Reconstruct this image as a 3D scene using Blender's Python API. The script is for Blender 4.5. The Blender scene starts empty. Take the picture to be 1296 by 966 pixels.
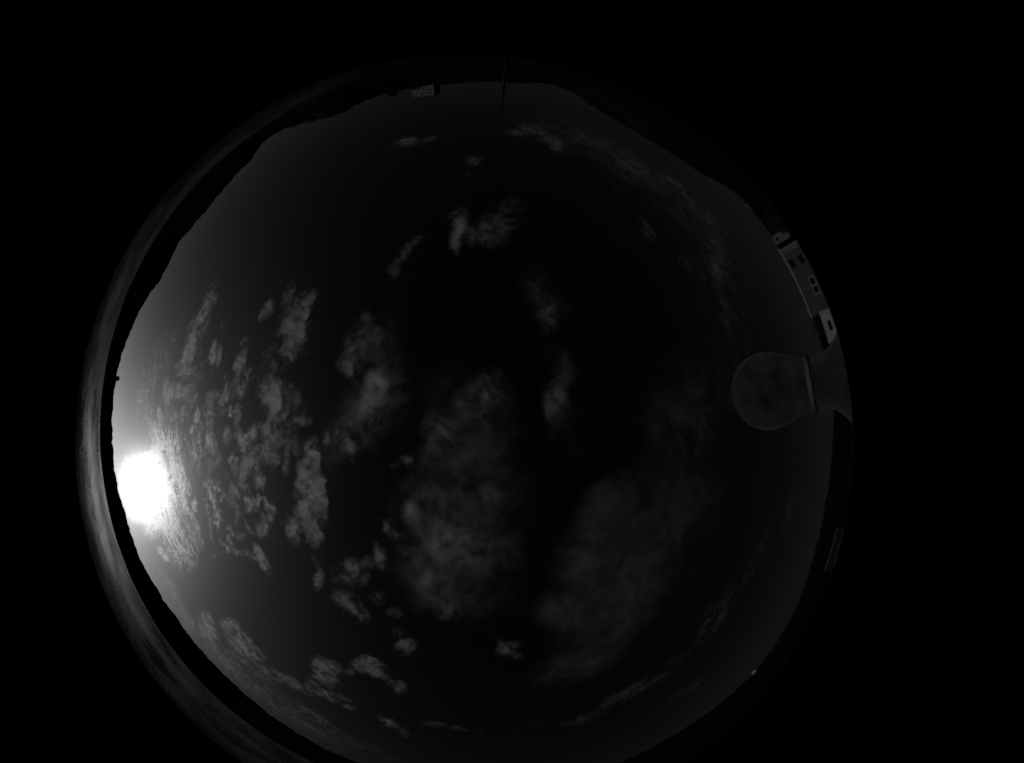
import bpy, bmesh, math, random
import numpy as np
from mathutils import Vector, Matrix

random.seed(4)
rng = np.random.default_rng(4)
scene = bpy.context.scene
COL = scene.collection
PI = math.pi

# ------------------------------------------------------------------ camera
# an all-sky camera: it lies on its back under a clear dome and looks straight up
# through a fisheye lens; photograph pixels <-> directions of the equidistant lens
CX, CY, PPD = 588.0, 561.0, 5.22          # optical axis and pixels per degree
CAM = Vector((0.0, 0.0, 6.0))
cam_data = bpy.data.cameras.new('sky_camera')
cam = bpy.data.objects.new('sky_camera', cam_data)
COL.objects.link(cam)
cam.location = CAM
cam.rotation_euler = (PI, 0, 0)
cam_data.type = 'PANO'
cc = cam_data.cycles if hasattr(cam_data, 'cycles') and hasattr(cam_data.cycles, 'panorama_type') else cam_data
cc.panorama_type = 'FISHEYE_LENS_POLYNOMIAL'
cam_data.sensor_fit = 'HORIZONTAL'
cam_data.sensor_width = 36.0
cam_data.sensor_height = 36.0 * 966 / 1296
cc.fisheye_polynomial_k0 = 0.0
cc.fisheye_polynomial_k1 = -math.radians(36.0 / PPD)
cc.fisheye_polynomial_k2 = 0.0
cc.fisheye_polynomial_k3 = 0.0
cc.fisheye_polynomial_k4 = 0.0
cc.fisheye_fov = math.radians(2 * 493.0 / PPD)
cam_data.shift_x = (648 - CX) / 1296
cam_data.shift_y = (CY - 483) / 966
cam_data.clip_start = 0.001
cam_data.clip_end = 100000
scene.camera = cam

# ------------------------------------------------------------------ render
scene.view_settings.view_transform = 'Standard'
scene.view_settings.look = 'None'
scene.view_settings.gamma = 1.0
scene.view_settings.use_curve_mapping = False
scene.view_settings.exposure = -3.0
scene.render.image_settings.color_mode = 'RGB'
scene.cycles.use_denoising = True
scene.cycles.max_bounces = 6
scene.cycles.volume_bounces = 2
scene.cycles.transparent_max_bounces = 24
scene.cycles.sample_clamp_indirect = 4.0

def direction(px, py):
    dx, dy = px - CX, py - CY
    r = math.hypot(dx, dy) or 1e-9
    th = math.radians(r / PPD)
    return Vector((math.sin(th) * dx / r, math.sin(th) * dy / r, math.cos(th)))

def azel(px, py):
    dx, dy = px - CX, py - CY
    return math.atan2(dy, dx), math.radians(90 - math.hypot(dx, dy) / PPD)

def at(px, py, dist):
    az, el = azel(px, py)
    return Vector((dist * math.cos(az), dist * math.sin(az), CAM.z + dist * math.tan(el)))

# ------------------------------------------------------------------ world and sun
SUN = direction(184, 616)
SUN_EL = math.asin(SUN.z)
SUN_AZ = math.atan2(SUN.y, SUN.x)
world = bpy.data.worlds.new('World')
scene.world = world
world.use_nodes = True
nt = world.node_tree
nt.nodes.clear()
def node(tree, kind, **kw):
    n = tree.nodes.new(kind)
    for k, v in kw.items():
        setattr(n, k, v)
    return n
def math_node(tree, op, a, b=None):
    n = node(tree, 'ShaderNodeMath', operation=op)
    for i, v in enumerate((a, b)):
        if v is None:
            continue
        if isinstance(v, (int, float)):
            n.inputs[i].default_value = v
        else:
            tree.links.new(v, n.inputs[i])
    return n.outputs[0]
sky = node(nt, 'ShaderNodeTexSky', sky_type='NISHITA', sun_disc=False)
sky.sun_elevation = SUN_EL
sky.sun_rotation = PI / 2 - SUN_AZ
sky.altitude = 300
sky.air_density = 0.08
sky.dust_density = 2.2
sep = node(nt, 'ShaderNodeSeparateColor')
nt.links.new(sky.outputs[0], sep.inputs[0])
# the camera is monochrome and sees red and near infrared: the red channel of a sky with little
# molecular scattering (air) and much forward-scattering haze (dust)
lum = sep.outputs[0]
# the sun's aureole in the thin haze
tc = node(nt, 'ShaderNodeTexCoord')
dot = node(nt, 'ShaderNodeVectorMath', operation='DOT_PRODUCT')
nt.links.new(tc.outputs['Generated'], dot.inputs[0])
dot.inputs[1].default_value = SUN
ang = math_node(nt, 'ARCCOSINE', math_node(nt, 'MINIMUM', dot.outputs['Value'], 0.999999))
def halo(amount, width):
    return math_node(nt, 'MULTIPLY', math_node(nt, 'EXPONENT', math_node(nt, 'MULTIPLY', ang, -1.0 / math.radians(width))), amount)
lum = math_node(nt, 'ADD', lum, halo(3400.0, 1.55))
comb = node(nt, 'ShaderNodeCombineColor')
for i in range(3):
    nt.links.new(lum, comb.inputs[i])
bg = node(nt, 'ShaderNodeBackground')
bg.inputs['Strength'].default_value = 0.05
nt.links.new(comb.outputs[0], bg.inputs['Color'])
wout = node(nt, 'ShaderNodeOutputWorld')
nt.links.new(bg.outputs[0], wout.inputs['Surface'])

sun_data = bpy.data.lights.new('sun', 'SUN')
sun_data.energy = 5.0
sun_data.angle = math.radians(0.5)
sun = bpy.data.objects.new('sun', sun_data)
COL.objects.link(sun)
sun.rotation_euler = SUN.to_track_quat('Z', 'Y').to_euler()
sun.location = SUN * 50


# ------------------------------------------------------------------ materials
def new_mat(name):
    m = bpy.data.materials.new(name)
    m.use_nodes = True
    m.node_tree.nodes.clear()
    return m, m.node_tree, node(m.node_tree, 'ShaderNodeOutputMaterial')

def grey(name, value, rough=0.8, spread=0.25, scale=3.0, bump=0.0, spec=0.2, metallic=0.0):
    """A grey surface with blotchy wear: value varies by +-spread over noise of the given scale."""
    m, t, out = new_mat(name)
    p = node(t, 'ShaderNodeBsdfPrincipled')
    co = node(t, 'ShaderNodeTexCoord')
    n1 = node(t, 'ShaderNodeTexNoise')
    n1.inputs['Scale'].default_value = scale
    n1.inputs['Detail'].default_value = 6
    t.links.new(co.outputs['Object'], n1.inputs['Vector'])
    r = node(t, 'ShaderNodeMapRange')
    r.inputs['From Min'].default_value = 0.3
    r.inputs['From Max'].default_value = 0.7
    r.inputs['To Min'].default_value = value * (1 - spread)
    r.inputs['To Max'].default_value = value * (1 + spread)
    t.links.new(n1.outputs[0], r.inputs['Value'])
    t.links.new(r.outputs[0], p.inputs['Base Color'])
    p.inputs['Roughness'].default_value = rough
    p.inputs['Specular IOR Level'].default_value = spec
    p.inputs['Metallic'].default_value = metallic
    if bump:
        b = node(t, 'ShaderNodeBump')
        b.inputs['Strength'].default_value = bump
        t.links.new(n1.outputs[0], b.inputs['Height'])
        t.links.new(b.outputs[0], p.inputs['Normal'])
    t.links.new(p.outputs[0], out.inputs['Surface'])
    return m

M = {}
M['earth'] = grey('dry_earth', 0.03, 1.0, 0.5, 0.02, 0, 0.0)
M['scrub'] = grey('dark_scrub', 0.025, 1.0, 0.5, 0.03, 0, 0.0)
M['leaf'] = grey('leaf', 0.04, 0.7, 0.4, 1.5, 0)
M['bark'] = grey('bark', 0.06, 0.9, 0.3, 4.0, 0.2)
M['render'] = grey('grey_render', 0.10, 0.9, 0.18, 0.9, 0.1)
M['white_render'] = grey('white_render', 0.45, 0.9, 0.15, 0.8, 0.1)
M['stone'] = grey('stone_render', 0.18, 0.9, 0.25, 0.6, 0.1)
M['white_trim'] = grey('white_trim', 0.36, 0.7, 0.12, 2.0)
M['tile'] = grey('roof_tile', 0.10, 0.85, 0.3, 1.2, 0.2)
M['dark_glass'] = grey('dark_window_glass', 0.012, 0.15, 0.2, 1.0, 0, 0.5)
M['shutter'] = grey('dark_shutter', 0.03, 0.6, 0.3, 3.0)
M['metal'] = grey('dusty_dome', 0.068, 1.0, 0.42, 1.5, 0.05, 0.0)
pm = next(n for n in M['metal'].node_tree.nodes if n.type == 'BSDF_PRINCIPLED')
pm.inputs['Diffuse Roughness'].default_value = 1.0
pm.inputs['Sheen Weight'].default_value = 0.12
pm.inputs['Sheen Roughness'].default_value = 0.6
M['bright_metal'] = grey('bright_metal', 0.16, 0.45, 0.15, 0.7, 0.0, 0.4)
M['dark_metal'] = grey('dark_metal', 0.012, 0.5, 0.2, 2.0)
M['housing'] = grey('camera_housing', 0.35, 0.5, 0.1, 20.0)

# cloud vapour: even density inside every cloud body, light thrown mostly forward
m, t, out = new_mat('cloud_vapour')
VS = 0.01
lobes = []
for part, g in ((0.55, 0.87), (0.45, 0.3)):
    sc_ = node(t, 'ShaderNodeVolumeScatter')
    sc_.inputs['Color'].default_value = (1, 1, 1, 1)
    sc_.inputs['Density'].default_value = VS * part
    sc_.inputs['Anisotropy'].default_value = g
    lobes.append(sc_)
add = node(t, 'ShaderNodeAddShader')
t.links.new(lobes[0].outputs[0], add.inputs[0])
t.links.new(lobes[1].outputs[0], add.inputs[1])
t.links.new(add.outputs[0], out.inputs['Volume'])
M['cloud'] = m

# clear acrylic of the camera's dome: mostly see-through, a little frosted with dust
m, t, out = new_mat('dusty_acrylic')
tr = node(t, 'ShaderNodeBsdfTransparent')
rf = node(t, 'ShaderNodeBsdfRefraction', distribution='BECKMANN')
rf.inputs['IOR'].default_value = 1.45
rf.inputs['Roughness'].default_value = 0.62
tl = node(t, 'ShaderNodeBsdfTranslucent')
tl.inputs['Color'].default_value = (0.7, 0.7, 0.7, 1)
co = node(t, 'ShaderNodeTexCoord')
mp = node(t, 'ShaderNodeMapping')
mp.inputs['Scale'].default_value = (40, 40, 240)
t.links.new(co.outputs['Object'], mp.inputs['Vector'])
nz = node(t, 'ShaderNodeTexNoise')
nz.inputs['Scale'].default_value = 1.0
nz.inputs['Detail'].default_value = 9
nz.inputs['Roughness'].default_value = 0.68
t.links.new(mp.outputs[0], nz.inputs['Vector'])
rr = node(t, 'ShaderNodeMapRange')
rr.inputs['From Min'].default_value = 0.35
rr.inputs['From Max'].default_value = 0.7
rr.inputs['To Min'].default_value = 0.08
rr.inputs['To Max'].default_value = 0.62
t.links.new(nz.outputs[0], rr.inputs['Value'])
mixa = node(t, 'ShaderNodeMixShader')
mixa.inputs[0].default_value = 0.35
t.links.new(rf.outputs[0], mixa.inputs[1])
t.links.new(tl.outputs[0], mixa.inputs[2])
# lens vignetting painted into the band: frosting reduced towards the foot to darken it
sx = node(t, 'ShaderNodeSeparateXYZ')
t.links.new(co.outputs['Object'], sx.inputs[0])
vignette = node(t, 'ShaderNodeMapRange')
vignette.inputs['From Min'].default_value = -0.0095
vignette.inputs['From Max'].default_value = -0.005
vignette.inputs['To Min'].default_value = 0.35
vignette.inputs['To Max'].default_value = 1.0
t.links.new(sx.outputs['Z'], vignette.inputs['Value'])
dusty = math_node(t, 'MULTIPLY', rr.outputs[0], vignette.outputs[0])  # mottled dust times the painted vignette
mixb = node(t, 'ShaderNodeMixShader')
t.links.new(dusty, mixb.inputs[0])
t.links.new(tr.outputs[0], mixb.inputs[1])
t.links.new(mixa.outputs[0], mixb.inputs[2])
t.links.new(mixb.outputs[0], out.inputs['Surface'])
M['acrylic'] = m
m, t, out = new_mat('acrylic_bead')
rf = node(t, 'ShaderNodeBsdfRefraction', distribution='BECKMANN')
rf.inputs['IOR'].default_value = 1.45
rf.inputs['Roughness'].default_value = 0.6
tr = node(t, 'ShaderNodeBsdfTransparent')
tl = node(t, 'ShaderNodeBsdfTranslucent')
mixa = node(t, 'ShaderNodeMixShader')
mixa.inputs[0].default_value = 0.1
t.links.new(rf.outputs[0], mixa.inputs[1])
t.links.new(tl.outputs[0], mixa.inputs[2])
mixb = node(t, 'ShaderNodeMixShader')
mixb.inputs[0].default_value = 0.09
t.links.new(tr.outputs[0], mixb.inputs[1])
t.links.new(mixa.outputs[0], mixb.inputs[2])
t.links.new(mixb.outputs[0], out.inputs['Surface'])
M['bead'] = m

# ------------------------------------------------------------------ object helpers
def link(name, me, mat, parent=None, loc=None, kind=None):
    if mat is not None:
        me.materials.append(mat)
    o = bpy.data.objects.new(name, me)
    COL.objects.link(o)
    if parent is not None:
        o.parent = parent
    if loc is not None:
        o.location = loc
    if kind:
        o['kind'] = kind
    return o

def from_bm(name, bm, mat, parent=None, loc=None, kind=None, smooth=False):
    me = bpy.data.meshes.new(name)
    bmesh.ops.recalc_face_normals(bm, faces=bm.faces)
    bm.to_mesh(me)
    bm.free()
    if smooth:
        me.polygons.foreach_set('use_smooth', [True] * len(me.polygons))
    return link(name, me, mat, parent, loc, kind)

def tag(o, label, cat, group=None):
    o['label'] = label
    o['category'] = cat
    if group:
        o['group'] = group
    return o

def thing(name, label, cat, loc=(0, 0, 0), rotz=0.0, group=None):
    o = bpy.data.objects.new(name, None)
    COL.objects.link(o)
    o.location = loc
    o.rotation_euler = (0, 0, rotz)
    return tag(o, label, cat, group)

def add_box(bm, x0, x1, y0, y1, z0, z1):
    vs = [bm.verts.new((x, y, z)) for z in (z0, z1) for x, y in ((x0, y0), (x1, y0), (x1, y1), (x0, y1))]
    for f in ((3, 2, 1, 0), (4, 5, 6, 7), (0, 1, 5, 4), (1, 2, 6, 5), (2, 3, 7, 6), (3, 0, 4, 7)):
        bm.faces.new([vs[i] for i in f])

def box(name, dims, mat, parent, bevel=0.0):
    bm = bmesh.new()
    add_box(bm, *dims)
    if bevel:
        bmesh.ops.bevel(bm, geom=bm.edges[:], offset=bevel, segments=1, affect='EDGES')
    return from_bm(name, bm, mat, parent)

def lathe_bm(profile, seg=64, closed=False):
    bm = bmesh.new()
    rings = []
    for r, z in profile:
        if r < 1e-6:
            rings.append([bm.verts.new((0, 0, z))])
        else:
            rings.append([bm.verts.new((r * math.cos(2 * PI * k / seg), r * math.sin(2 * PI * k / seg), z)) for k in range(seg)])
    pairs = list(zip(rings[:-1], rings[1:]))
    if closed:
        pairs.append((rings[-1], rings[0]))
    for a, b in pairs:
        for k in range(seg):
            k2 = (k + 1) % seg
            if len(a) == 1 and len(b) == 1:
                continue
            if len(a) == 1:
                bm.faces.new((a[0], b[k], b[k2]))
            elif len(b) == 1:
                bm.faces.new((a[k], a[k2], b[0]))
            else:
                bm.faces.new((a[k], a[k2], b[k2], b[k]))
    return bm

# ------------------------------------------------------------------ numpy noise
PERM = rng.random((512, 512))
def vnoise(x, y, seed=0):
    x = x + seed * 17.31
    y = y - seed * 11.77
    xi = np.floor(x).astype(int)
    yi = np.floor(y).astype(int)
    fx = x - xi
    fy = y - yi
    fx = fx * fx * fx * (fx * (fx * 6 - 15) + 10)
    fy = fy * fy * fy * (fy * (fy * 6 - 15) + 10)
    a = PERM[xi % 512, yi % 512]
    b = PERM[(xi + 1) % 512, yi % 512]
    c = PERM[xi % 512, (yi + 1) % 512]
    d = PERM[(xi + 1) % 512, (yi + 1) % 512]
    return (a * (1 - fx) + b * fx) * (1 - fy) + (c * (1 - fx) + d * fx) * fy

def fbm(x, y, octaves=6, seed=0, gain=0.6):
    s = np.zeros_like(x)
    amp = 1.0
    tot = 0.0
    c, sn = math.cos(0.6), math.sin(0.6)
    for k in range(octaves):
        s += amp * vnoise(x, y, seed + k * 3)
        tot += amp
        amp *= gain
        x, y = (c * x - sn * y) * 2.03, (sn * x + c * y) * 2.03
    return s / tot

# ------------------------------------------------------------------ ground and hills
bm = bmesh.new()
rings = []
radii = [0.0, 20, 60, 150, 400, 1200, 4000, 14000, 40000]
for r in radii:
    rings.append([bm.verts.new((0, 0, 0))] if r == 0 else [bm.verts.new((r * math.cos(2 * PI * k / 96), r * math.sin(2 * PI * k / 96), 0)) for k in range(96)])
for a, b in zip(rings[:-1], rings[1:]):
    for k in range(96):
        k2 = (k + 1) % 96
        if len(a) == 1:
            bm.faces.new((a[0], b[k], b[k2]))
        else:
            bm.faces.new((a[k], b[k], b[k2], a[k2]))
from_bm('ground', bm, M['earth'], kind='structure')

# skyline of the hills: points on the photograph's dark edge, counter-clockwise from the top
SKYLINE = [(700, 107), (640, 105), (560, 107), (500, 117), (470, 124), (452, 131), (440, 141), (410, 151), (385, 155), (352, 167),
           (335, 179), (318, 203), (298, 223), (282, 241), (265, 263), (240, 291), (227, 306), (215, 331), (205, 351), (188, 374),
           (175, 397), (163, 426), (152, 456), (147, 480), (143, 506), (142, 540), (143, 570), (146, 600), (150, 622), (158, 648),
           (168, 682), (180, 714), (198, 744), (225, 784), (250, 817), (280, 850), (312, 880), (345, 907), (370, 924), (400, 942),
           (440, 960), (490, 977), (560, 992), (640, 996), (720, 987), (790, 962), (850, 932), (900, 899), (960, 846), (1000, 788),
           (1028, 710), (1046, 630), (1054, 560), (1056, 500), (1046, 440), (1030, 385), (995, 318), (968, 276), (940, 250), (880, 215), (850, 195), (800, 165),
           (760, 141), (730, 120)]
prof = sorted(azel(*p) for p in SKYLINE)
paz = np.array([p[0] for p in prof])
pel = np.array([p[1] for p in prof])
paz = np.concatenate(([paz[-1] - 2 * PI], paz, [paz[0] + 2 * PI]))
pel = np.concatenate(([pel[-1]], pel, [pel[0]]))
NA = 1440
azs = np.linspace(-PI, PI, NA, endpoint=False)
els = np.interp(azs, paz, pel)
ker = np.hanning(15)
els = np.convolve(np.concatenate((els[-7:], els, els[:7])), ker / ker.sum(), 'valid')
def hill_dist(az):
    return 430 + 120 * math.sin(az * 2 + 0.7) + 60 * math.sin(az * 5 + 2)
D = np.array([hill_dist(a) for a in azs])
rough = (fbm(azs * 46, azs * 0 + 3.3, 4, 9) - 0.5) * 0.010 + (fbm(azs * 160, azs * 0 + 7.3, 2, 5) - 0.5) * 0.006
crest = CAM.z + D * np.tan(np.maximum(els, math.radians(0.15)))
shrub = D * rough
RAD = fbm(azs[:, None] * 7 + np.zeros((1, 10)), np.arange(10)[None, :] * 0.9 + np.zeros((NA, 1)), 2, 13) - 0.5
verts, faces = [], []
steps = [(-0.62, 0.0), (-0.5, 0.12), (-0.36, 0.34), (-0.22, 0.62), (-0.10, 0.87), (0.0, 1.0), (0.12, 0.9), (0.3, 0.55), (0.5, 0.1), (0.6, -0.05)]
for i, a in enumerate(azs):
    for f, hf in steps:
        d = D[i] * (1 + f)
        # below the line of sight to the crest everywhere in front of it
        z = crest[i] * hf - 0.3 + RAD[i, steps.index((f, hf))] * 3.0 * hf if f != 0 else crest[i] + shrub[i]
        verts.append((d * math.cos(a), d * math.sin(a), z))
ns = len(steps)
for i in range(NA):
    j = (i + 1) % NA
    for k in range(ns - 1):
        faces.append((i * ns + k, i * ns + k + 1, j * ns + k + 1, j * ns + k))
me = bpy.data.meshes.new('hills')
me.from_pydata(verts, [], faces)
me.polygons.foreach_set('use_smooth', [True] * len(me.polygons))
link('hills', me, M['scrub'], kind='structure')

# ------------------------------------------------------------------ clouds
# every cloud is a closed, lens-like body of vapour with a ragged thickness, 1.5 km above the camera
CLOUD_H = 1500.0
n_cloud = 0
def cloud(label, blobs, tau=0.6, step=1.5, amp=1.0, cut=0.18, scale=0.16, power=1.55, octaves=6, group='clouds across the sky', stretch=None, fray=1.1):
    """blobs: (px, py, half_width, half_height, turn in degrees, weight) as they lie on the photograph;
    scale: size of the lumps in units of the cloud height."""
    global n_cloud
    n_cloud += 1
    seed = n_cloud * 7
    H = CLOUD_H + 23.0 * n_cloud
    ext = 2.0
    x0 = min(b[0] - ext * max(b[2], b[3]) for b in blobs)
    x1 = max(b[0] + ext * max(b[2], b[3]) for b in blobs)
    y0 = min(b[1] - ext * max(b[2], b[3]) for b in blobs)
    y1 = max(b[1] + ext * max(b[2], b[3]) for b in blobs)
    xs = np.arange(x0, x1 + step, step)
    ys = np.arange(y0, y1 + step, step)
    X, Y = np.meshgrid(xs, ys, indexing='ij')
    dx, dy = X - CX, Y - CY
    R = np.hypot(dx, dy) + 1e-9
    el = PI / 2 - np.radians(R / PPD)
    ok = el > math.radians(2.5)
    els_ = np.maximum(el, math.radians(2.5))
    hx = H / np.tan(els_) * dx / R
    hy = H / np.tan(els_) * dy / R
    u, v = hx / H / (scale * 0.8), hy / H / (scale * 0.8)
    if stretch:
        a_, k_ = math.radians(stretch[0]), stretch[1]
        u, v = u * math.cos(a_) + v * math.sin(a_), (-u * math.sin(a_) + v * math.cos(a_))
        u = u / k_
    wx = fbm(u * 0.9 + 5, v * 0.9, 3, seed + 40) - 0.5
    wy = fbm(u * 0.9 - 9, v * 0.9, 3, seed + 50) - 0.5
    nse = fbm(u + 1.2 * wx, v + 1.2 * wy, octaves, seed)
    nse = np.clip((nse - 0.5) * 2.4, -1, 1)
    F = np.zeros_like(X)
    wpx = 6.0 * wx
    for bx, by, sx, sy, rot, w in blobs:
        c, s_ = math.cos(math.radians(rot)), math.sin(math.radians(rot))
        ax = ((X - bx) * c + (Y - by) * s_) / sx
        ay = (-(X - bx) * s_ + (Y - by) * c) / sy
        g = w * np.exp(-0.7 * (ax * ax + ay * ay) ** 1.3)
        F = np.maximum(F, g) + 0.3 * np.minimum(F, g)
    val = F * (1 + amp * nse) - cut * (1 - 0.5 * np.clip(nse, -1, 1))
    fine = fbm(u * 3.7 + 2.0 * wx, v * 3.7 + 2.0 * wy, 4, seed + 70, 0.65)
    val = val * (1.0 - 0.5 * fray + fray * np.clip((fine - 0.5) * 2.2 + 0.5, 0, 1.2)) - 0.06 * (1 - fine)
    val = np.where(ok, np.clip(val, 0, None), 0)
    val[0, :] = val[-1, :] = 0
    val[:, 0] = val[:, -1] = 0
    T = 1.35 * tau * val ** power * np.sin(els_) / VS
    T = np.where(val > 0, np.maximum(T, 0.02), 0)
    nx, ny = X.shape
    pos = val > 0
    q = pos[:-1, :-1] | pos[1:, :-1] | pos[:-1, 1:] | pos[1:, 1:]
    qi, qj = np.nonzero(q)
    idx = np.arange(nx * ny).reshape(nx, ny)
    quads = np.stack([idx[qi, qj], idx[qi + 1, qj], idx[qi + 1, qj + 1], idx[qi, qj + 1]], 1)
    used = np.unique(quads)
    top = np.full(nx * ny, -1)
    bot = np.full(nx * ny, -1)
    top[used] = np.arange(len(used))
    posf = pos.ravel()
    up = used[posf[used]]
    bot[used] = top[used]
    bot[up] = len(used) + np.arange(len(up))
    Tf, xf, yf = T.ravel(), hx.ravel(), hy.ravel()
    # the top bulges more than the bottom
    vt = np.stack([xf[used], yf[used], H + CAM.z + 0.6 * Tf[used]], 1)
    vb = np.stack([xf[up], yf[up], H + CAM.z - 0.4 * Tf[up]], 1)
    V = np.concatenate([vt, vb])
    fq = np.concatenate([top[quads], bot[quads][:, ::-1]])
    cx_, cy_ = V[:, 0].mean(), V[:, 1].mean()
    V = V - np.array([cx_, cy_, H + CAM.z])
    me = bpy.data.meshes.new('cloud')
    me.vertices.add(len(V))
    me.vertices.foreach_set('co', V.astype(np.float32).ravel())
    me.loops.add(fq.size)
    me.loops.foreach_set('vertex_index', fq.astype(np.int32).ravel())
    me.polygons.add(len(fq))
    me.polygons.foreach_set('loop_start', np.arange(0, fq.size, 4, dtype=np.int32))
    me.update(calc_edges=True)
    me.validate()
    o = link('cloud', me, M['cloud'], loc=(cx_, cy_, H + CAM.z))
    return tag(o, label, 'cloud', group)

cloud('two slanting cloud streaks, uppermost of the streaks above the sun', [(262, 388, 7, 30, 22, .8), (240, 440, 7, 32, 14, 1.1), (232, 470, 10, 10, 0, 1), (252, 415, 10, 22, 20, .7)], 0.62, 1.3, scale=.12)
cloud('short thin pair of cloud streaks right of the slanting streaks', [(268, 450, 4, 20, 12, 1), (277, 450, 4, 14, 12, .7), (281, 413, 3, 8, 10, .5)], 0.56, 1.2, scale=.12)
cloud('comet-shaped cloud streak with a loose puff at its top', [(304, 458, 6, 20, 20, 1), (308, 433, 7, 7, 0, .7), (297, 492, 13, 14, 10, .8)], 0.62, 1.3, scale=.12)
cloud('small ragged wisp at the top of the western cloud streaks', [(340, 390, 7, 14, 25, .9), (365, 370, 7, 22, 25, .6), (331, 402, 4, 8, 25, .8)], 0.50, 1.3, scale=.14)
cloud('tall wedge of soft cloud running down from a pointed tip', [(392, 375, 7, 14, 28, .9), (375, 410, 17, 32, 22, 1.1), (352, 460, 18, 40, 15, .8), (340, 495, 14, 24, 0, .9), (362, 510, 20, 24, -10, 1.0), (368, 530, 26, 8, 8, .8), (380, 440, 14, 26, 15, .5)], 0.53, 1.4, scale=.17)
cloud('cluster of small upright cloud dashes above the sun', [(215, 500, 6, 14, 8, .9), (227, 497, 6, 12, 0, 1), (238, 498, 8, 11, 0, 1.2), (244, 505, 4, 14, 8, .9), (209, 490, 3, 18, 12, .6), (218, 525, 14, 10, 0, .6), (205, 530, 4, 16, -15, .8)], 0.75, 1.1, scale=.09)
cloud('ropey upright cloud line left of the tall wedge', [(268, 510, 6, 14, 10, .9), (265, 535, 5, 22, 0, 1.1), (268, 565, 7, 16, -5, .9), (277, 502, 12, 8, 0, .6), (266, 590, 5, 16, 0, .6)], 0.62, 1.2, scale=.09)
cloud('loose little cloud dashes between the ropey line and the tall wedge', [(302, 525, 5, 14, 10, .9), (288, 552, 5, 12, 0, .9), (300, 557, 5, 14, 4, .9), (282, 520, 8, 8, 0, .5), (298, 595, 4, 12, 0, .6), (280, 585, 5, 10, 0, .4)], 0.56, 1.2, scale=.09)
cloud('long curling rope of cloud bending down to a thin tail', [(322, 555, 10, 18, 20, 1), (314, 580, 8, 14, 30, 1), (303, 605, 9, 18, 18, 1.1), (298, 635, 9, 16, -8, 1), (299, 655, 3, 14, 0, .8), (335, 570, 14, 18, 0, .5), (318, 610, 10, 16, 0, .5)], 0.62, 1.2, scale=.11)
cloud('mottled small clouds beside the long curling rope', [(328, 608, 8, 12, 0, .8), (318, 640, 9, 10, 0, .7), (332, 668, 9, 12, -10, .9), (342, 655, 6, 8, 0, .6), (344, 580, 12, 8, 20, .6), (305, 680, 6, 7, 0, .6)], 0.50, 1.2, scale=.1)
cloud('glaring slanted cloud streaks just below the sun', [(208, 570, 4, 22, -8, 1), (216, 600, 4, 24, -14, .9), (226, 632, 5, 26, -14, 1.3), (236, 655, 5, 28, -16, 1.1), (247, 672, 6, 22, -16, 1), (252, 688, 6, 10, -10, .8), (238, 688, 8, 6, 20, .9)], 0.75, 1.1, scale=.07)
cloud('sprinkle of tiny bright cloud specks beside the sun', [(222, 580, 10, 10, 0, .8), (232, 596, 9, 12, 0, .9), (229, 575, 6, 8, 0, .9), (247, 575, 10, 8, 0, .6), (246, 640, 4, 12, -8, .9), (235, 612, 7, 8, 0, .7)], 0.7, 1.0, scale=.05, cut=.45, amp=1.3)
cloud('pair of tiny bright cloud dots under the glaring streaks', [(203, 697, 3.5, 6, -35, 1.1), (210, 706, 3.5, 6, -35, 1.1), (212, 658, 3, 9, -15, .7)], 0.8, 1.0, scale=.06, amp=.5)
cloud('thin upright cloud thread with a knot at its middle', [(273, 640, 3, 16, -4, .8), (275, 648, 6, 8, 0, .8), (266, 668, 3, 14, -8, .8), (264, 595, 4, 14, 0, .7)], 0.50, 1.1, scale=.07)
cloud('big ragged upright cloud bank right of the long curling rope', [(398, 565, 12, 16, 0, .9), (390, 600, 14, 24, 8, .9), (402, 625, 10, 34, -8, 1), (378, 655, 14, 22, -10, .9), (398, 680, 10, 26, -10, .9), (370, 675, 8, 18, -15, .8), (388, 640, 22, 24, 0, .6)], 0.62, 1.4, scale=.15)
cloud('pointed wisp of cloud under the mottled small clouds', [(330, 706, 5, 16, -22, 1), (336, 716, 5, 12, -30, .8), (322, 705, 7, 6, 30, .6), (310, 700, 6, 5, 0, .4)], 0.53, 1.2, scale=.1)
cloud('small round cloud knot at the foot of the big ragged bank', [(404, 735, 7, 13, 8, 1), (402, 715, 5, 7, 0, .4)], 0.56, 1.2, scale=.1, amp=.6)
cloud('broken smoky cloud patch left of the centre', [(442, 462, 13, 14, 20, 1), (452, 432, 16, 20, 25, .8), (478, 425, 8, 18, 0, .55), (466, 405, 10, 12, 20, .4)], 0.43, 1.5, scale=.17)
cloud('oblong bright cloud beneath the broken smoky patch', [(478, 492, 16, 24, 22, 1.1), (462, 520, 22, 18, 20, .75), (496, 480, 18, 28, 20, .5)], 0.43, 1.6, scale=.2, amp=.7)
cloud('knobbly cloud tail reaching down beside the ragged bank', [(424, 548, 16, 12, -30, .8), (415, 555, 10, 10, 0, .8), (440, 565, 12, 10, 30, .7), (440, 535, 14, 16, 20, .5), (445, 583, 6, 4, 30, .4)], 0.43, 1.5, scale=.12)
cloud('broad smooth cloud with a rounded head in the middle of the sky', [(622, 490, 22, 24, 0, .9), (595, 510, 30, 22, -30, .8), (560, 545, 24, 24, -40, 1.0), (600, 560, 40, 34, 10, .7), (545, 570, 20, 12, -40, .7), (585, 590, 50, 22, 0, .4)], 0.41, 2.0, scale=.24, amp=.7)
cloud('tiny bright cloud knot at the edge of the broad middle cloud', [(518, 583, 7, 7, 0, 1.2), (505, 585, 16, 6, -35, .6)], 0.38, 1.3, scale=.12, amp=.6)
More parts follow.
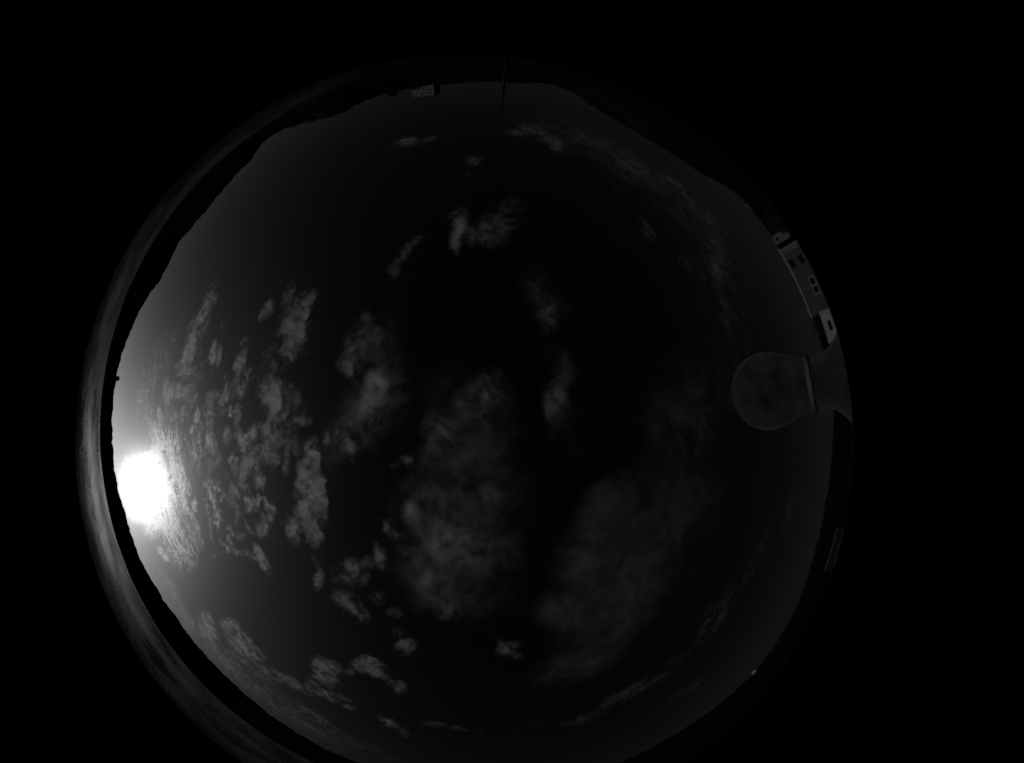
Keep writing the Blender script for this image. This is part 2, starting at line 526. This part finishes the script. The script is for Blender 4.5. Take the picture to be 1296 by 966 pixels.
cloud('wide dim cloud sheet below the middle with a ragged left edge', [(520, 650, 12, 16, -15, .9), (548, 630, 24, 16, 20, .7), (575, 690, 40, 36, 0, .85), (545, 745, 24, 24, 40, 1.0), (560, 770, 22, 12, 30, .9), (580, 770, 30, 14, 0, .6), (530, 690, 30, 40, 0, .6), (618, 625, 22, 14, 0, .8), (600, 655, 44, 24, 0, .6)], 0.38, 2.0, scale=.24, amp=.75)
cloud('line of ragged cloud scraps at the rim of the wide dim sheet', [(488, 668, 10, 14, -20, .95), (478, 705, 10, 16, -20, .95), (498, 680, 8, 8, 30, .6), (520, 640, 7, 10, 0, .6)], 0.41, 1.5, scale=.12)
cloud('mottled broken cloud field below the big ragged bank', [(448, 725, 22, 14, 20, .9), (432, 728, 14, 10, -10, .6), (465, 715, 10, 12, 30, .7), (440, 762, 18, 16, 40, .8), (455, 775, 14, 10, 40, .7), (480, 755, 14, 12, 0, .5)], 0.41, 1.5, scale=.13)
cloud('small double puff of cloud under the mottled field', [(513, 820, 13, 10, -10, 1.1), (500, 775, 11, 7, 10, .7), (506, 800, 12, 7, 0, .45)], 0.43, 1.4, scale=.11)
cloud('brightest ragged puff near the lower skyline', [(404, 845, 9, 14, -20, 1), (414, 855, 16, 17, 0, 1.2), (420, 882, 24, 8, 22, .8), (398, 865, 12, 10, 30, .7), (438, 892, 14, 5, 25, .6)], 0.53, 1.3, scale=.14)
cloud('cauliflower cloud arm reaching right from the brightest puff', [(472, 845, 18, 11, 30, 1), (458, 840, 12, 8, 0, .8), (444, 848, 10, 7, -30, .7), (490, 862, 12, 6, 35, .6), (506, 869, 9, 8, 0, .9)], 0.43, 1.3, scale=.12)
cloud('hazy horizon cloud with a puff above the lower left skyline', [(261, 790, 9, 16, -20, 1), (268, 805, 7, 12, -35, .8), (240, 790, 8, 8, 0, .5), (280, 825, 9, 20, -40, .45)], 0.50, 1.3, scale=.12)
cloud('lumpy cloud beside the hazy lower left horizon cloud', [(293, 793, 10, 10, 20, 1), (305, 812, 12, 14, -40, 1), (318, 825, 18, 8, 35, .9), (303, 832, 14, 14, 0, .6), (283, 788, 7, 8, 0, .6)], 0.53, 1.3, scale=.13)
cloud('long shaded cloud band slanting along the lower left skyline', [(350, 855, 26, 6, 30, .7), (378, 868, 20, 6, 32, .9), (330, 850, 26, 8, 40, .5), (395, 905, 40, 8, 32, .5), (300, 850, 40, 10, 48, .4), (350, 890, 50, 12, 40, .4)], 0.38, 1.5, scale=.14)
cloud('thin dotted cloud strip low over the bottom skyline', [(492, 915, 14, 6, 28, 1), (510, 926, 10, 5, 35, .6), (545, 917, 30, 4, 5, .55), (580, 922, 20, 3, 12, .5), (605, 924, 6, 3, 0, .5)], 0.34, 1.3, scale=.14)
cloud('bright curling puff high above the centre of the sky', [(583, 283, 9, 18, 8, 1.15), (577, 308, 8, 14, 0, .9), (600, 300, 20, 14, -10, .8), (625, 290, 26, 20, -15, .7), (645, 268, 24, 18, -20, .5), (575, 272, 12, 5, -25, .6)], 0.43, 1.5, scale=.2, amp=.6)
cloud('slim wisp of cloud left of the bright curling puff', [(497, 345, 9, 12, 20, 1), (514, 318, 7, 14, 30, .8), (528, 302, 5, 12, 50, .5), (505, 335, 8, 10, 20, .6)], 0.38, 1.4, scale=.15)
cloud('tiny lens-shaped cloud low under the top skyline', [(515, 180, 15, 6, -8, 1.1), (543, 177, 13, 4, -25, .7), (495, 186, 8, 2.5, 0, .5)], 0.34, 1.2, scale=.16, amp=.6)
cloud('faint scrap of cloud between the lens-shaped cloud and the puff', [(598, 204, 16, 6, -18, .9), (588, 216, 12, 8, -10, .6)], 0.24, 1.5, scale=.16)
cloud('upright smudge of cloud right of the centre', [(694, 400, 14, 24, -8, 1), (680, 372, 8, 18, -35, .7), (712, 392, 14, 22, 0, .5)], 0.45, 1.7, scale=.2, amp=.6)
cloud('dim column of cloud below the upright smudge', [(703, 508, 14, 26, 12, 1), (714, 480, 14, 36, 8, .6), (698, 525, 8, 14, 0, .7)], 0.42, 1.7, scale=.22, amp=.6)
cloud('great pale cloud sheet filling the lower right sky', [(765, 640, 26, 40, 35, .9), (738, 700, 34, 46, 25, 1), (800, 690, 70, 80, 30, .8), (712, 775, 32, 26, 20, .9), (770, 770, 70, 40, -25, .8), (725, 845, 50, 20, -15, .7), (760, 820, 50, 24, -25, .6), (850, 630, 70, 70, 0, .6)], .32, 2.4, scale=.4, amp=.35, cut=.14, fray=.45)
cloud('little grey cloud left of the great pale sheet', [(642, 822, 15, 9, -20, 1), (630, 812, 9, 6, 0, .6), (655, 832, 9, 5, 0, .5)], 0.34, 1.5, scale=.15)
cloud('faint round cloud haze right of the centre', [(860, 520, 60, 60, 0, .75), (855, 525, 14, 14, 0, .5), (900, 480, 60, 60, 0, .5), (820, 590, 60, 40, 0, .4)], 0.21, 3.0, scale=.5, amp=.35)
cloud('arched streak of cloud inside the upper right skyline', [(660, 165, 22, 7, -10, .8), (690, 172, 20, 8, 20, .7), (705, 185, 10, 8, 30, .8), (750, 180, 40, 14, 18, .6), (800, 212, 26, 14, 35, .9), (835, 232, 20, 9, 35, .6), (785, 232, 12, 10, 0, .4)], 0.30, 1.7, scale=.2)
cloud('thin slanting cloud streaks in the upper right sky', [(858, 236, 30, 5, 45, .8), (875, 260, 20, 5, 55, .7), (905, 290, 16, 30, -20, .6), (820, 295, 9, 22, -30, .8), (845, 170, 20, 5, 40, .4)], 0.27, 1.7, scale=.2)
cloud('patchy upright cloud in the sky above the globe', [(910, 345, 9, 16, -8, 1), (906, 320, 14, 34, -8, .6), (868, 330, 14, 14, 0, .7), (890, 265, 14, 26, -20, .5), (845, 355, 14, 12, 0, .45), (918, 400, 16, 40, 0, .5)], 0.30, 1.7, scale=.2)
cloud('streaky thin cloud bands over the lower right skyline', [(780, 885, 60, 8, -30, .8), (840, 850, 50, 7, -36, .6), (905, 780, 40, 13, -58, .9), (960, 700, 50, 9, -68, .6), (1000, 645, 34, 7, -74, .7), (860, 880, 60, 6, -34, .5), (700, 915, 60, 6, -8, .4)], 0.24, 1.8, scale=.2)

# broad thin veils behind the smaller clouds
cloud('soft veil of cloud spread through the middle of the sky', [(600, 540, 66, 74, -40, .9), (560, 600, 60, 50, -30, .8), (590, 690, 84, 90, 10, .9), (560, 760, 54, 34, 30, .7), (640, 620, 44, 84, 0, .7)], .16, 2.6, scale=.42, amp=.8, cut=.16, fray=.7)
cloud('soft veil of cloud linking the patches left of the centre', [(465, 440, 30, 50, 20, .7), (478, 500, 36, 50, 22, .8), (440, 545, 36, 30, 30, .8), (420, 590, 24, 30, 10, .5)], .17, 2.2, scale=.3, amp=.7, cut=.14)
cloud('soft grey veil down the sky right of the centre', [(685, 385, 26, 50, -14, .7), (705, 460, 30, 60, -4, .6), (706, 520, 30, 40, 10, .8), (730, 570, 44, 16, 20, .5)], .14, 2.6, scale=.36, amp=.6, cut=.14)
cloud('wide thin veil inside the upper right skyline', [(700, 165, 60, 22, 10, .7), (770, 195, 70, 26, 28, .7), (850, 250, 70, 30, 46, .7), (905, 330, 40, 70, -18, .7), (925, 410, 40, 60, -4, .5)], .12, 2.4, scale=.3, amp=.8, cut=.16)
cloud('long hazy cloud bands hugging the lower left skyline', [(222, 755, 44, 7, 58, .8), (262, 815, 60, 8, 50, .8), (320, 868, 60, 8, 42, .7), (385, 915, 60, 8, 33, .7), (290, 812, 60, 6, 48, .5), (345, 872, 60, 6, 38, .5), (455, 942, 50, 7, 22, .6)], .16, 1.6, scale=.2, amp=.9, cut=.16)
cloud('fine hazy cloud ripples between the sun and the upper left hill', [(195, 470, 9, 60, 12, .6), (178, 500, 6, 40, 5, .6), (216, 440, 8, 50, 18, .5), (192, 540, 10, 24, 0, .7), (250, 560, 14, 50, 0, .5), (245, 470, 14, 50, 12, .5)], .22, 1.3, scale=.1, amp=1.2, cut=.2)
cloud('ragged cloud fringe wrapped round the lower side of the sun', [(205, 650, 16, 22, -20, .8), (190, 668, 10, 14, 0, .7), (218, 672, 14, 30, -18, .8), (232, 700, 20, 24, -20, .6), (226, 610, 12, 36, -8, .9), (214, 565, 12, 26, 10, .9), (200, 552, 8, 16, 0, .7)], 0.6, 1.1, scale=.07, amp=1.3, cut=.22)

cloud('glowing ragged cloud lying right across the sun', [(184, 614, 22, 28, 0, 1.0), (200, 585, 14, 24, 20, .8), (196, 640, 14, 26, -20, .8), (168, 600, 14, 20, 0, .7), (212, 610, 14, 12, 0, .8), (178, 650, 16, 12, 0, .6)], 1.0, 1.1, scale=.09, amp=1.0, cut=.15, power=1.0)
cloud('soft block of cloud under the tall wedge', [(350, 550, 22, 22, 10, .9), (338, 575, 14, 22, 15, .8), (366, 570, 14, 14, 0, .5), (362, 590, 5, 12, 0, .6)], .42, 1.4, scale=.15)
cloud('mottled scatter of tiny cloudlets over the rows of western cloud', [(250, 540, 26, 50, 0, .62), (300, 500, 30, 40, 10, .5), (310, 560, 30, 60, 0, .5), (330, 640, 34, 40, 0, .5), (275, 640, 18, 60, -8, .55), (290, 700, 26, 20, 0, .4)], .7, 1.2, scale=.105, amp=2.1, cut=.5, fray=1.3)

# ------------------------------------------------------------------ the dome's acrylic rim around the lens
rim = thing('camera_dome', 'dusty acrylic dome rim curving round the left edge, glowing beside the sun', 'camera dome', (0, 0, CAM.z))
RR = 0.12
TILT = math.radians(3.0)
def rim_top(az):
    """Height of the collar's upper edge: a tilted arc on the sun side that runs out at both ends."""
    el = math.radians(1.7) + TILT * math.sin(az)
    d = abs((math.degrees(az) - 178 + 180) % 360 - 180)
    el -= math.radians(0.9) * max(0.0, (d - 55) / 20) ** 2
    return RR * math.tan(el)
rim_bot = -RR * math.tan(math.radians(13))
arc = [math.radians(178 + k * 0.75) for k in range(-140, 141)]
bm = bmesh.new()
cols = []
for a in arc:
    zt = rim_top(a)
    if zt <= rim_bot + 0.001:
        cols.append(None)
        continue
    cols.append([bm.verts.new(((RR + 0.0005 * math.sin(k * 1.3)) * math.cos(a), (RR + 0.0005 * math.sin(k * 1.3)) * math.sin(a), rim_bot + (zt - rim_bot) * k / 12)) for k in range(13)])
for ca, cb in zip(cols[:-1], cols[1:]):
    if ca and cb:
        for k in range(12):
            bm.faces.new((ca[k], cb[k], cb[k + 1], ca[k + 1]))
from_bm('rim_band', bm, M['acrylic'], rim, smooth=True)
bm = bmesh.new()
prev = None
for a in arc:
    zt = rim_top(a)
    if zt <= rim_bot + 0.001:
        prev = None
        continue
    ring = []
    for k in range(10):
        rr_ = RR - 0.0012 + 0.0009 * math.cos(2 * PI * k / 10)
        ring.append(bm.verts.new((rr_ * math.cos(a), rr_ * math.sin(a), zt - 0.0004 + 0.0007 * math.sin(2 * PI * k / 10))))
    if prev:
        for k in range(10):
            bm.faces.new((prev[k], prev[(k + 1) % 10], ring[(k + 1) % 10], ring[k]))
    prev = ring
from_bm('rim_bead', bm, M['bead'], rim, smooth=True)
body = [(0.0, -0.03), (0.03, -0.03), (0.032, -0.04), (RR - 0.004, -0.045), (RR + 0.02, -0.045), (RR + 0.022, -0.055), (RR + 0.01, -0.065), (RR + 0.005, -0.30), (0.05, -0.32), (0.0, -0.32)]
from_bm('housing', lathe_bm(body, 96), M['housing'], rim, smooth=False)
mast = [(0.0, -0.32), (0.045, -0.32), (0.045, -CAM.z + 0.02), (0.15, -CAM.z + 0.02), (0.15, -CAM.z), (0.0, -CAM.z)]
from_bm('mast', lathe_bm(mast, 32), M['housing'], rim, smooth=False)

# ------------------------------------------------------------------ round dome at the right
GD = 12.0
gaz, gel = azel(973, 495)
globe = thing('round_dome', 'smooth grey egg-shaped dome on a waisted flaring base at right', 'dome', (GD * math.cos(gaz), GD * math.sin(gaz), 0), gaz)
def gpt(r_px, half):
    el = math.radians(90 - r_px / PPD)
    return (GD * half / r_px * 0.985, CAM.z + GD * math.tan(el))
egg = [gpt(*p) for p in ((442, 34.5), (436, 36), (430, 38.5), (422, 42.5), (412, 46.5), (402, 49.5), (392, 50.5), (382, 49.5), (372, 45.5), (364, 39.5), (356, 31), (350, 21), (347, 12))]
egg.append((0.0, gpt(346, 0)[1]))
from_bm('globe', lathe_bm(egg, 72), M['metal'], globe, smooth=True)
base = [gpt(*p) for p in ((442, 34.0), (450, 33.2), (458, 34.0), (466, 36.5), (473, 40.5), (480, 46), (486, 52.5), (492, 61))]
base += [(base[-1][0] + 0.35, base[-1][1] - 0.9), (base[-1][0] + 0.5, base[-1][1] - 2.0), (base[-1][0] + 0.5, 0.0)]
from_bm('flared_base', lathe_bm(base, 72), M['metal'], globe, smooth=True)
nr, nz_ = gpt(445, 36.5)
collar = [(nr + 0.035 + 0.03 * c, nz_ + 0.11 * s_) for c, s_ in ((1, -.7), (1, .7), (.6, 1), (-.6, 1), (-1, .7), (-1, -.7), (-.6, -1), (.6, -1))]
from_bm('collar', lathe_bm(collar, 96, True), M['bright_metal'], globe, smooth=True)

# ------------------------------------------------------------------ houses
def house_frame(name, label, p0, p1, dist, group=None, turn=0.0):
    """An Empty at the foot of a facade that spans the two photograph points; local x runs along it, y away from the camera."""
    a, b = at(*p0, dist), at(*p1, dist)
    w = math.hypot(b.x - a.x, b.y - a.y)
    mid = ((a.x + b.x) / 2, (a.y + b.y) / 2)
    rot = math.atan2(b.y - a.y, b.x - a.x)
    n = Vector((-math.sin(rot), math.cos(rot)))
    if n.dot(Vector(mid)) < 0:
        rot += PI
    t = thing(name, label, 'house', (mid[0], mid[1], 0), rot + turn, group)
    return t, w

def facade(t, w, depth, h, holes, mat, trim, glass, frame_w=0.12):
    """A wall shell with real openings: holes are (x, z, width, height, kind)."""
    bm = bmesh.new()
    xs = sorted({-w / 2, w / 2} | {x for hx, hz, hw, hh, k in holes for x in (hx - hw / 2, hx + hw / 2)})
    zs = sorted({0.0, h} | {z for hx, hz, hw, hh, k in holes for z in (hz - hh / 2, hz + hh / 2)})
    for xa, xb in zip(xs[:-1], xs[1:]):
        for za, zb in zip(zs[:-1], zs[1:]):
            xm, zm = (xa + xb) / 2, (za + zb) / 2
            if any(abs(xm - hx) < hw / 2 and abs(zm - hz) < hh / 2 for hx, hz, hw, hh, k in holes):
                continue
            add_box(bm, xa, xb, 0, 0.3, za, zb)
    add_box(bm, -w / 2, -w / 2 + 0.3, 0.3, depth, 0, h)
    add_box(bm, w / 2 - 0.3, w / 2, 0.3, depth, 0, h)
    add_box(bm, -w / 2 + 0.3, w / 2 - 0.3, depth - 0.3, depth, 0, h)
    bmesh.ops.remove_doubles(bm, verts=bm.verts, dist=1e-4)
    from_bm('wall', bm, mat, t)
    for hx, hz, hw, hh, kind in holes:
        f = bmesh.new()
        fw = frame_w
        y0, y1 = (-0.05, 0.12) if kind == 'framed' else (0.08, 0.2)
        add_box(f, hx - hw / 2 - (fw if kind == 'framed' else 0), hx - hw / 2 + (0 if kind == 'framed' else 0.06), y0, y1, hz - hh / 2, hz + hh / 2)
        add_box(f, hx + hw / 2 - (0 if kind == 'framed' else 0.06), hx + hw / 2 + (fw if kind == 'framed' else 0), y0, y1, hz - hh / 2, hz + hh / 2)
        e = fw if kind == 'framed' else 0
        add_box(f, hx - hw / 2 - e, hx + hw / 2 + e, y0, y1, hz + hh / 2 - (0 if kind == 'framed' else 0.06), hz + hh / 2 + e)
        add_box(f, hx - hw / 2 - e, hx + hw / 2 + e, y0 - 0.05, y1, hz - hh / 2 - e, hz - hh / 2 + (0 if kind == 'framed' else 0.06))
        if kind == 'framed':
            add_box(f, hx - fw / 2, hx + fw / 2, y0 + 0.02, y1 - 0.02, hz - hh / 2, hz + hh / 2)
        win = from_bm('window', f, M[trim] if kind == 'framed' else M['shutter'], t)
        g = bmesh.new()
        if kind == 'framed':
            add_box(g, hx - hw / 2, hx - fw / 2 - 0.01, 0.13, 0.15, hz - hh / 2, hz + hh / 2)
            from_bm('pane', g, M[glass], win)
            g = bmesh.new()
            add_box(g, hx + fw / 2 + 0.01, hx + hw / 2, 0.13, 0.15, hz - hh / 2, hz + hh / 2)
            from_bm('pane', g, M[glass], win)
        else:
            add_box(g, hx - hw / 2, hx + hw / 2, 0.205, 0.225, hz - hh / 2, hz + hh / 2)
            from_bm('pane', g, M[glass], win)

HD = 60.0
t, w = house_frame('long_house', 'long grey rendered house with a pale cornice and a white double window', (989, 315), (1046, 394), HD)
H1 = CAM.z + HD * math.tan(math.radians(0.35))
def on_wall(px, py):
    p = at(px, py, HD)
    l = t.matrix_basis.inverted() @ p
    return l.x, l.z
holes = []
for (px, py, ww, hh, k) in ((1003, 334, 1.55, 1.25, 'plain'), (1014.5, 328.5, 1.5, 1.2, 'plain'), (1030.5, 361, 2.5, 1.15, 'framed')):
    x, z = on_wall(px, py)
    holes.append((x, z, ww, hh, k))
facade(t, w, 8.0, H1, holes, M['render'], 'white_trim', 'dark_glass', 0.2)
box('cornice', (-w / 2 - 0.15, w / 2 + 0.15, -0.22, 0.30, H1 + 0.002, H1 + 0.42), M['white_trim'], t, 0.03)
rf_ = box('roof', (-w / 2 - 0.1, w / 2 + 0.1, 0.303, 8.1, H1 + 0.002, H1 + 0.25), M['tile'], t)
box('chimney', (-w / 2 + 0.6, -w / 2 + 1.3, 2.2, 2.9, H1 + 0.25, H1 + 1.0), M['stone'], rf_, 0.03)
box('corner_strip', (-w / 2 - 0.06, -w / 2 + 0.35, -0.06, -0.003, 0.0, H1), M['white_trim'], t) if False else None
xw = on_wall(1046, 394)[0]
sgn = 1 if xw > 0 else -1
box('side_strip', (min(sgn * (w / 2 + 0.003), sgn * (w / 2 + 0.35)), max(sgn * (w / 2 + 0.003), sgn * (w / 2 + 0.35)), 0.1, 0.5, 0, H1 - 0.1), M['dark_metal'], t)
x_end = -sgn * (w / 2 - 0.6)
box('pilaster', (x_end - 0.55, x_end + 0.55, -0.12, -0.003, 0, H1 - 0.003), M['stone'], t)

SD = 55.0
t, w = house_frame('white_house', 'small white house with a dark window right of the long grey house', (1039, 394), (1060, 432), SD)
H2 = CAM.z + SD * math.tan(math.radians(-1.75))
p = t.matrix_basis.inverted() @ at(1050, 412, SD)
facade(t, w, 5.0, H2, [(p.x, p.z - 0.1, 1.5, 0.85, 'plain')], M['white_render'], 'white_trim', 'dark_glass', 0.12)
box('roof', (-w / 2 - 0.1, w / 2 + 0.1, -0.1, 5.1, H2 + 0.002, H2 + 0.18), M['white_trim'], t, 0.02)

def crest_at(px, py):
    az, _ = azel(px, py)
    k = int(round((az + PI) / (2 * PI) * NA)) % NA
    return D[k], crest[k]

def gable_house(name, label, p0, p1, dist, height, mat, windows=(), depth=6.0, ridge=0.35):
    """dist None: the house stands on the hill's crest."""
    base = 0.0
    if dist is None:
        dist, base = crest_at((p0[0] + p1[0]) / 2, (p0[1] + p1[1]) / 2)
        dist, base = dist * 0.985, base - 1.6
    t, w = house_frame(name, label, p0, p1, dist)
    t.location.z = base
    h = height
    holes = [(fx * w / 2, h - dz, ww, hh, 'plain') for fx, dz, ww, hh in windows]
    facade(t, w, depth, h, holes, mat, 'white_trim', 'dark_glass')
    bm = bmesh.new()
    e = 0.25
    rz = h + ridge * w
    a = [bm.verts.new(c) for c in ((-w / 2 - e, -e, h + 0.002), (w / 2 + e, -e, h + 0.002), (0, -e, rz))]
    b = [bm.verts.new(c) for c in ((-w / 2 - e, depth + e, h + 0.002), (w / 2 + e, depth + e, h + 0.002), (0, depth + e, rz))]
    bm.faces.new(a); bm.faces.new(b[::-1])
    for i in range(3):
        j = (i + 1) % 3
        bm.faces.new((a[i], b[i], b[j], a[j]))
    from_bm('roof', bm, M['tile'], t)
    return t

TURN = math.radians(30)      # it stands askew, its front towards the evening sun
# the pale block on the top skyline and its small neighbours
BD, BZ = crest_at(534, 109)
t, w = house_frame('pale_block', 'long pale building on the top skyline with small dark windows', (519, 110), (549, 108), BD * 0.97, None, TURN)
t.location.z = BZ - 3.0
w *= 1.1
HB = 16.0
facade(t, w, 14.0, HB, [(w * fx, HB - dz, w * .07, 2.6, 'plain') for fx, dz in ((-.38, 4.2), (-.22, 4.2), (-.06, 4.2), (.10, 4.2), (.26, 4.2), (.40, 4.2), (-.30, 9.5), (-.06, 9.5), (.18, 9.5))], M['stone'], 'white_trim', 'dark_glass')
rf_ = box('roof', (-w / 2 - .4, w / 2 + .4, -.4, 14.4, HB + .002, HB + .6), M['tile'], t)
box('chimney', (w / 2 - 6.2, w / 2 - 4.5, 4, 5.7, HB + .6, HB + 2.6), M['stone'], rf_)
gable_house('gabled_house', 'tiny house with a pointed gable left of the long pale house', (491, 118), (503, 115), None, 4.4, M['stone'], [(0, 1.6, .9, 1.0)])
gable_house('gabled_house', 'tiny pale house right of the thin pole on the top skyline', (681, 106), (688, 107), None, 5.0, M['white_render'], [(0, 1.4, .7, .8)])
gable_house('gabled_house', 'tiny gabled house at the end of the upper right skyline', (945, 258), (951, 264), None, 4.6, M['stone'], [(0, 1.5, .7, .8)])
gable_house('gabled_house', 'small low house hidden in dark trees beside the long grey house', (979, 298), (986, 309), 95, CAM.z + 0.6, M['stone'], [(0, 1.5, .7, .8)])
gable_house('hilltop_house', 'small white house on the dark hill crest above the sun', (148, 476), (147, 482), None, 6.5, M['white_render'], [(0, 1.4, .6, .8)], 5.0)
gable_house('gabled_house', 'tiny pale house on the lower right skyline', (962, 853), (957, 858), None, 5.0, M['white_render'], [(0, 1.5, .7, .8)])

# pale parapet catching light just under the horizon
a, b = at(1045, 722, 40), at(1060, 668, 40)
mid = (a + b) / 2
rot = math.atan2(b.y - a.y, b.x - a.x)
L = (b - a).length
pt = thing('low_wall', 'low pale wall whose thin lit top shows at the lower right rim', 'wall', (mid.x, mid.y, 0), rot)
zt = CAM.z + 40 * math.tan(math.radians(-2.45))
box('wall', (-L / 2, L / 2, -0.15, 0.15, 0, zt - 0.25), M['earth'], pt)
box('coping', (-L / 2 - .1, L / 2 + .1, -0.22, 0.22, zt - 0.248, zt), M['render'], pt, 0.03)

# thin dark pole at the top
PD = 30.0
az_, el0 = azel(638, 106)
_, el1 = azel(637, 144)
ph = CAM.z + PD * math.tan(el1)
pole = thing('utility_pole', 'thin dark pole rising into the sky at the top', 'pole', (PD * math.cos(az_), PD * math.sin(az_), 0), az_ + PI / 2)
from_bm('shaft', lathe_bm([(0.0, 0), (0.15, 0), (0.13, ph * 0.6), (0.10, ph), (0.0, ph)], 16), M['dark_metal'], pole)
from_bm('cap', lathe_bm([(0.0, 0.0), (0.13, 0.0), (0.13, 0.05), (0.06, 0.14), (0.0, 0.15)], 16), M['dark_metal'], pole, loc=(0, 0, ph + 0.002))

# ------------------------------------------------------------------ trees
def tree(label, px, py, dist, width, group='trees along the skyline', seed=0, squash=1.0):
    """A tapered trunk with limbs and a crown of leaf clumps whose top reaches the photograph point."""
    r = random.Random(seed)
    az, _ = azel(px, py)
    k = int(round((az + PI) / (2 * PI) * NA)) % NA
    gz = 0.0
    if dist > 80:
        dist = D[k] * 0.72
        gz = crest[k] * float(np.interp(-0.28, [p[0] for p in steps], [p[1] for p in steps])) - 1.0
    top = at(px, py, dist)
    h = top.z - gz
    width *= dist / 200 if dist > 80 else 1.0
    cw = width / 2
    ch = min(h * 0.42, cw * 1.1 * squash)
    root = thing('tree', label, 'tree', (top.x, top.y, gz), r.uniform(0, 6), group)
    bm = bmesh.new()
    def tube(p, q, ra, rb, n=8):
        d = (q - p).normalized()
        s = d.orthogonal().normalized()
        u = d.cross(s)
        va = [bm.verts.new(p + (s * math.cos(2 * PI * k / n) + u * math.sin(2 * PI * k / n)) * ra) for k in range(n)]
        vb = [bm.verts.new(q + (s * math.cos(2 * PI * k / n) + u * math.sin(2 * PI * k / n)) * rb) for k in range(n)]
        for k in range(n):
            bm.faces.new((va[k], va[(k + 1) % n], vb[(k + 1) % n], vb[k]))
        bm.faces.new(vb)
    fork = Vector((0.1 * cw, 0, h - 1.5 * ch))
    tr = 0.04 * h + 0.05
    tube(Vector((0, 0, -0.05)), fork, tr, tr * 0.6)
    clumps = []
    for k in range(13):
        ang = k * 2.4 + r.uniform(-.4, .4)
        rad = cw * math.sqrt((k + 0.5) / 13) * 0.72
        zz = h - ch + ch * r.uniform(-0.6, 0.62) * (1 - 0.45 * (rad / cw) ** 2)
        c = Vector((rad * math.cos(ang), rad * math.sin(ang), zz))
        clumps.append((c, cw * r.uniform(0.26, 0.42)))
        if k % 2 == 0:
            tube(fork, c, tr * 0.35, tr * 0.08, 6)
    clumps.append((Vector((0, 0, h - cw * 0.24)), cw * 0.26))
    from_bm('trunk', bm, M['bark'], root)
    vs, fs = [], []
    for c, rr in clumps:
        for _ in range(150):
            d = Vector((r.gauss(0, 1), r.gauss(0, 1), r.gauss(0, 1))).normalized()
            p = c + d * rr * (r.random() ** 0.4)
            p.z = min(p.z, h)
            s = cw * r.uniform(0.03, 0.075)
            n = Vector((r.gauss(0, 1), r.gauss(0, 1), r.gauss(0, 1) + 0.4)).normalized()
            a_ = n.orthogonal().normalized()
            b_ = n.cross(a_)
            i = len(vs)
            vs += [p - a_ * s, p - b_ * s * 0.5, p + a_ * s, p + b_ * s * 0.5]
            fs.append((i, i + 1, i + 2, i + 3))
    me = bpy.data.meshes.new('crown')
    me.from_pydata(vs, [], fs)
    link('crown', me, M['leaf'], root)
    return root

tree('bushy dark tree at the shoulder of the upper left hill', 352, 168, 110, 9, seed=1)
tree('low spreading dark tree right of the shoulder tree', 376, 160, 115, 10, seed=2)
tree('squat dark tree in the middle of the upper left tree row', 398, 155, 105, 8, seed=3)
tree('rounded dark tree next before the step in the skyline', 420, 149, 100, 9, seed=4)
tree('dark tree right at the step in the upper left skyline', 438, 141, 95, 9, seed=5)
tree('dark tree just past the step in the upper left skyline', 455, 133, 100, 8, seed=6)
tree('small dark tree left of the tiny gabled house', 478, 123, 110, 7, seed=7)
tree('dark tree on the upper right skyline slope', 745, 134, 110, 9, seed=8)
tree('wide dark tree halfway down the upper right skyline', 812, 173, 105, 12, seed=9)
tree('dark tree right of the halfway tree on the skyline', 868, 208, 105, 10, seed=10)
tree('dark tree left of the tiny gabled house at upper right', 930, 245, 90, 9, seed=11)
tree('mottled dark tree close behind the end of the long house', 972, 286, 75, 8, seed=12)
tree('dark bushy tree between the white house and the round dome', 1030, 415, 72, 6.5, seed=13)
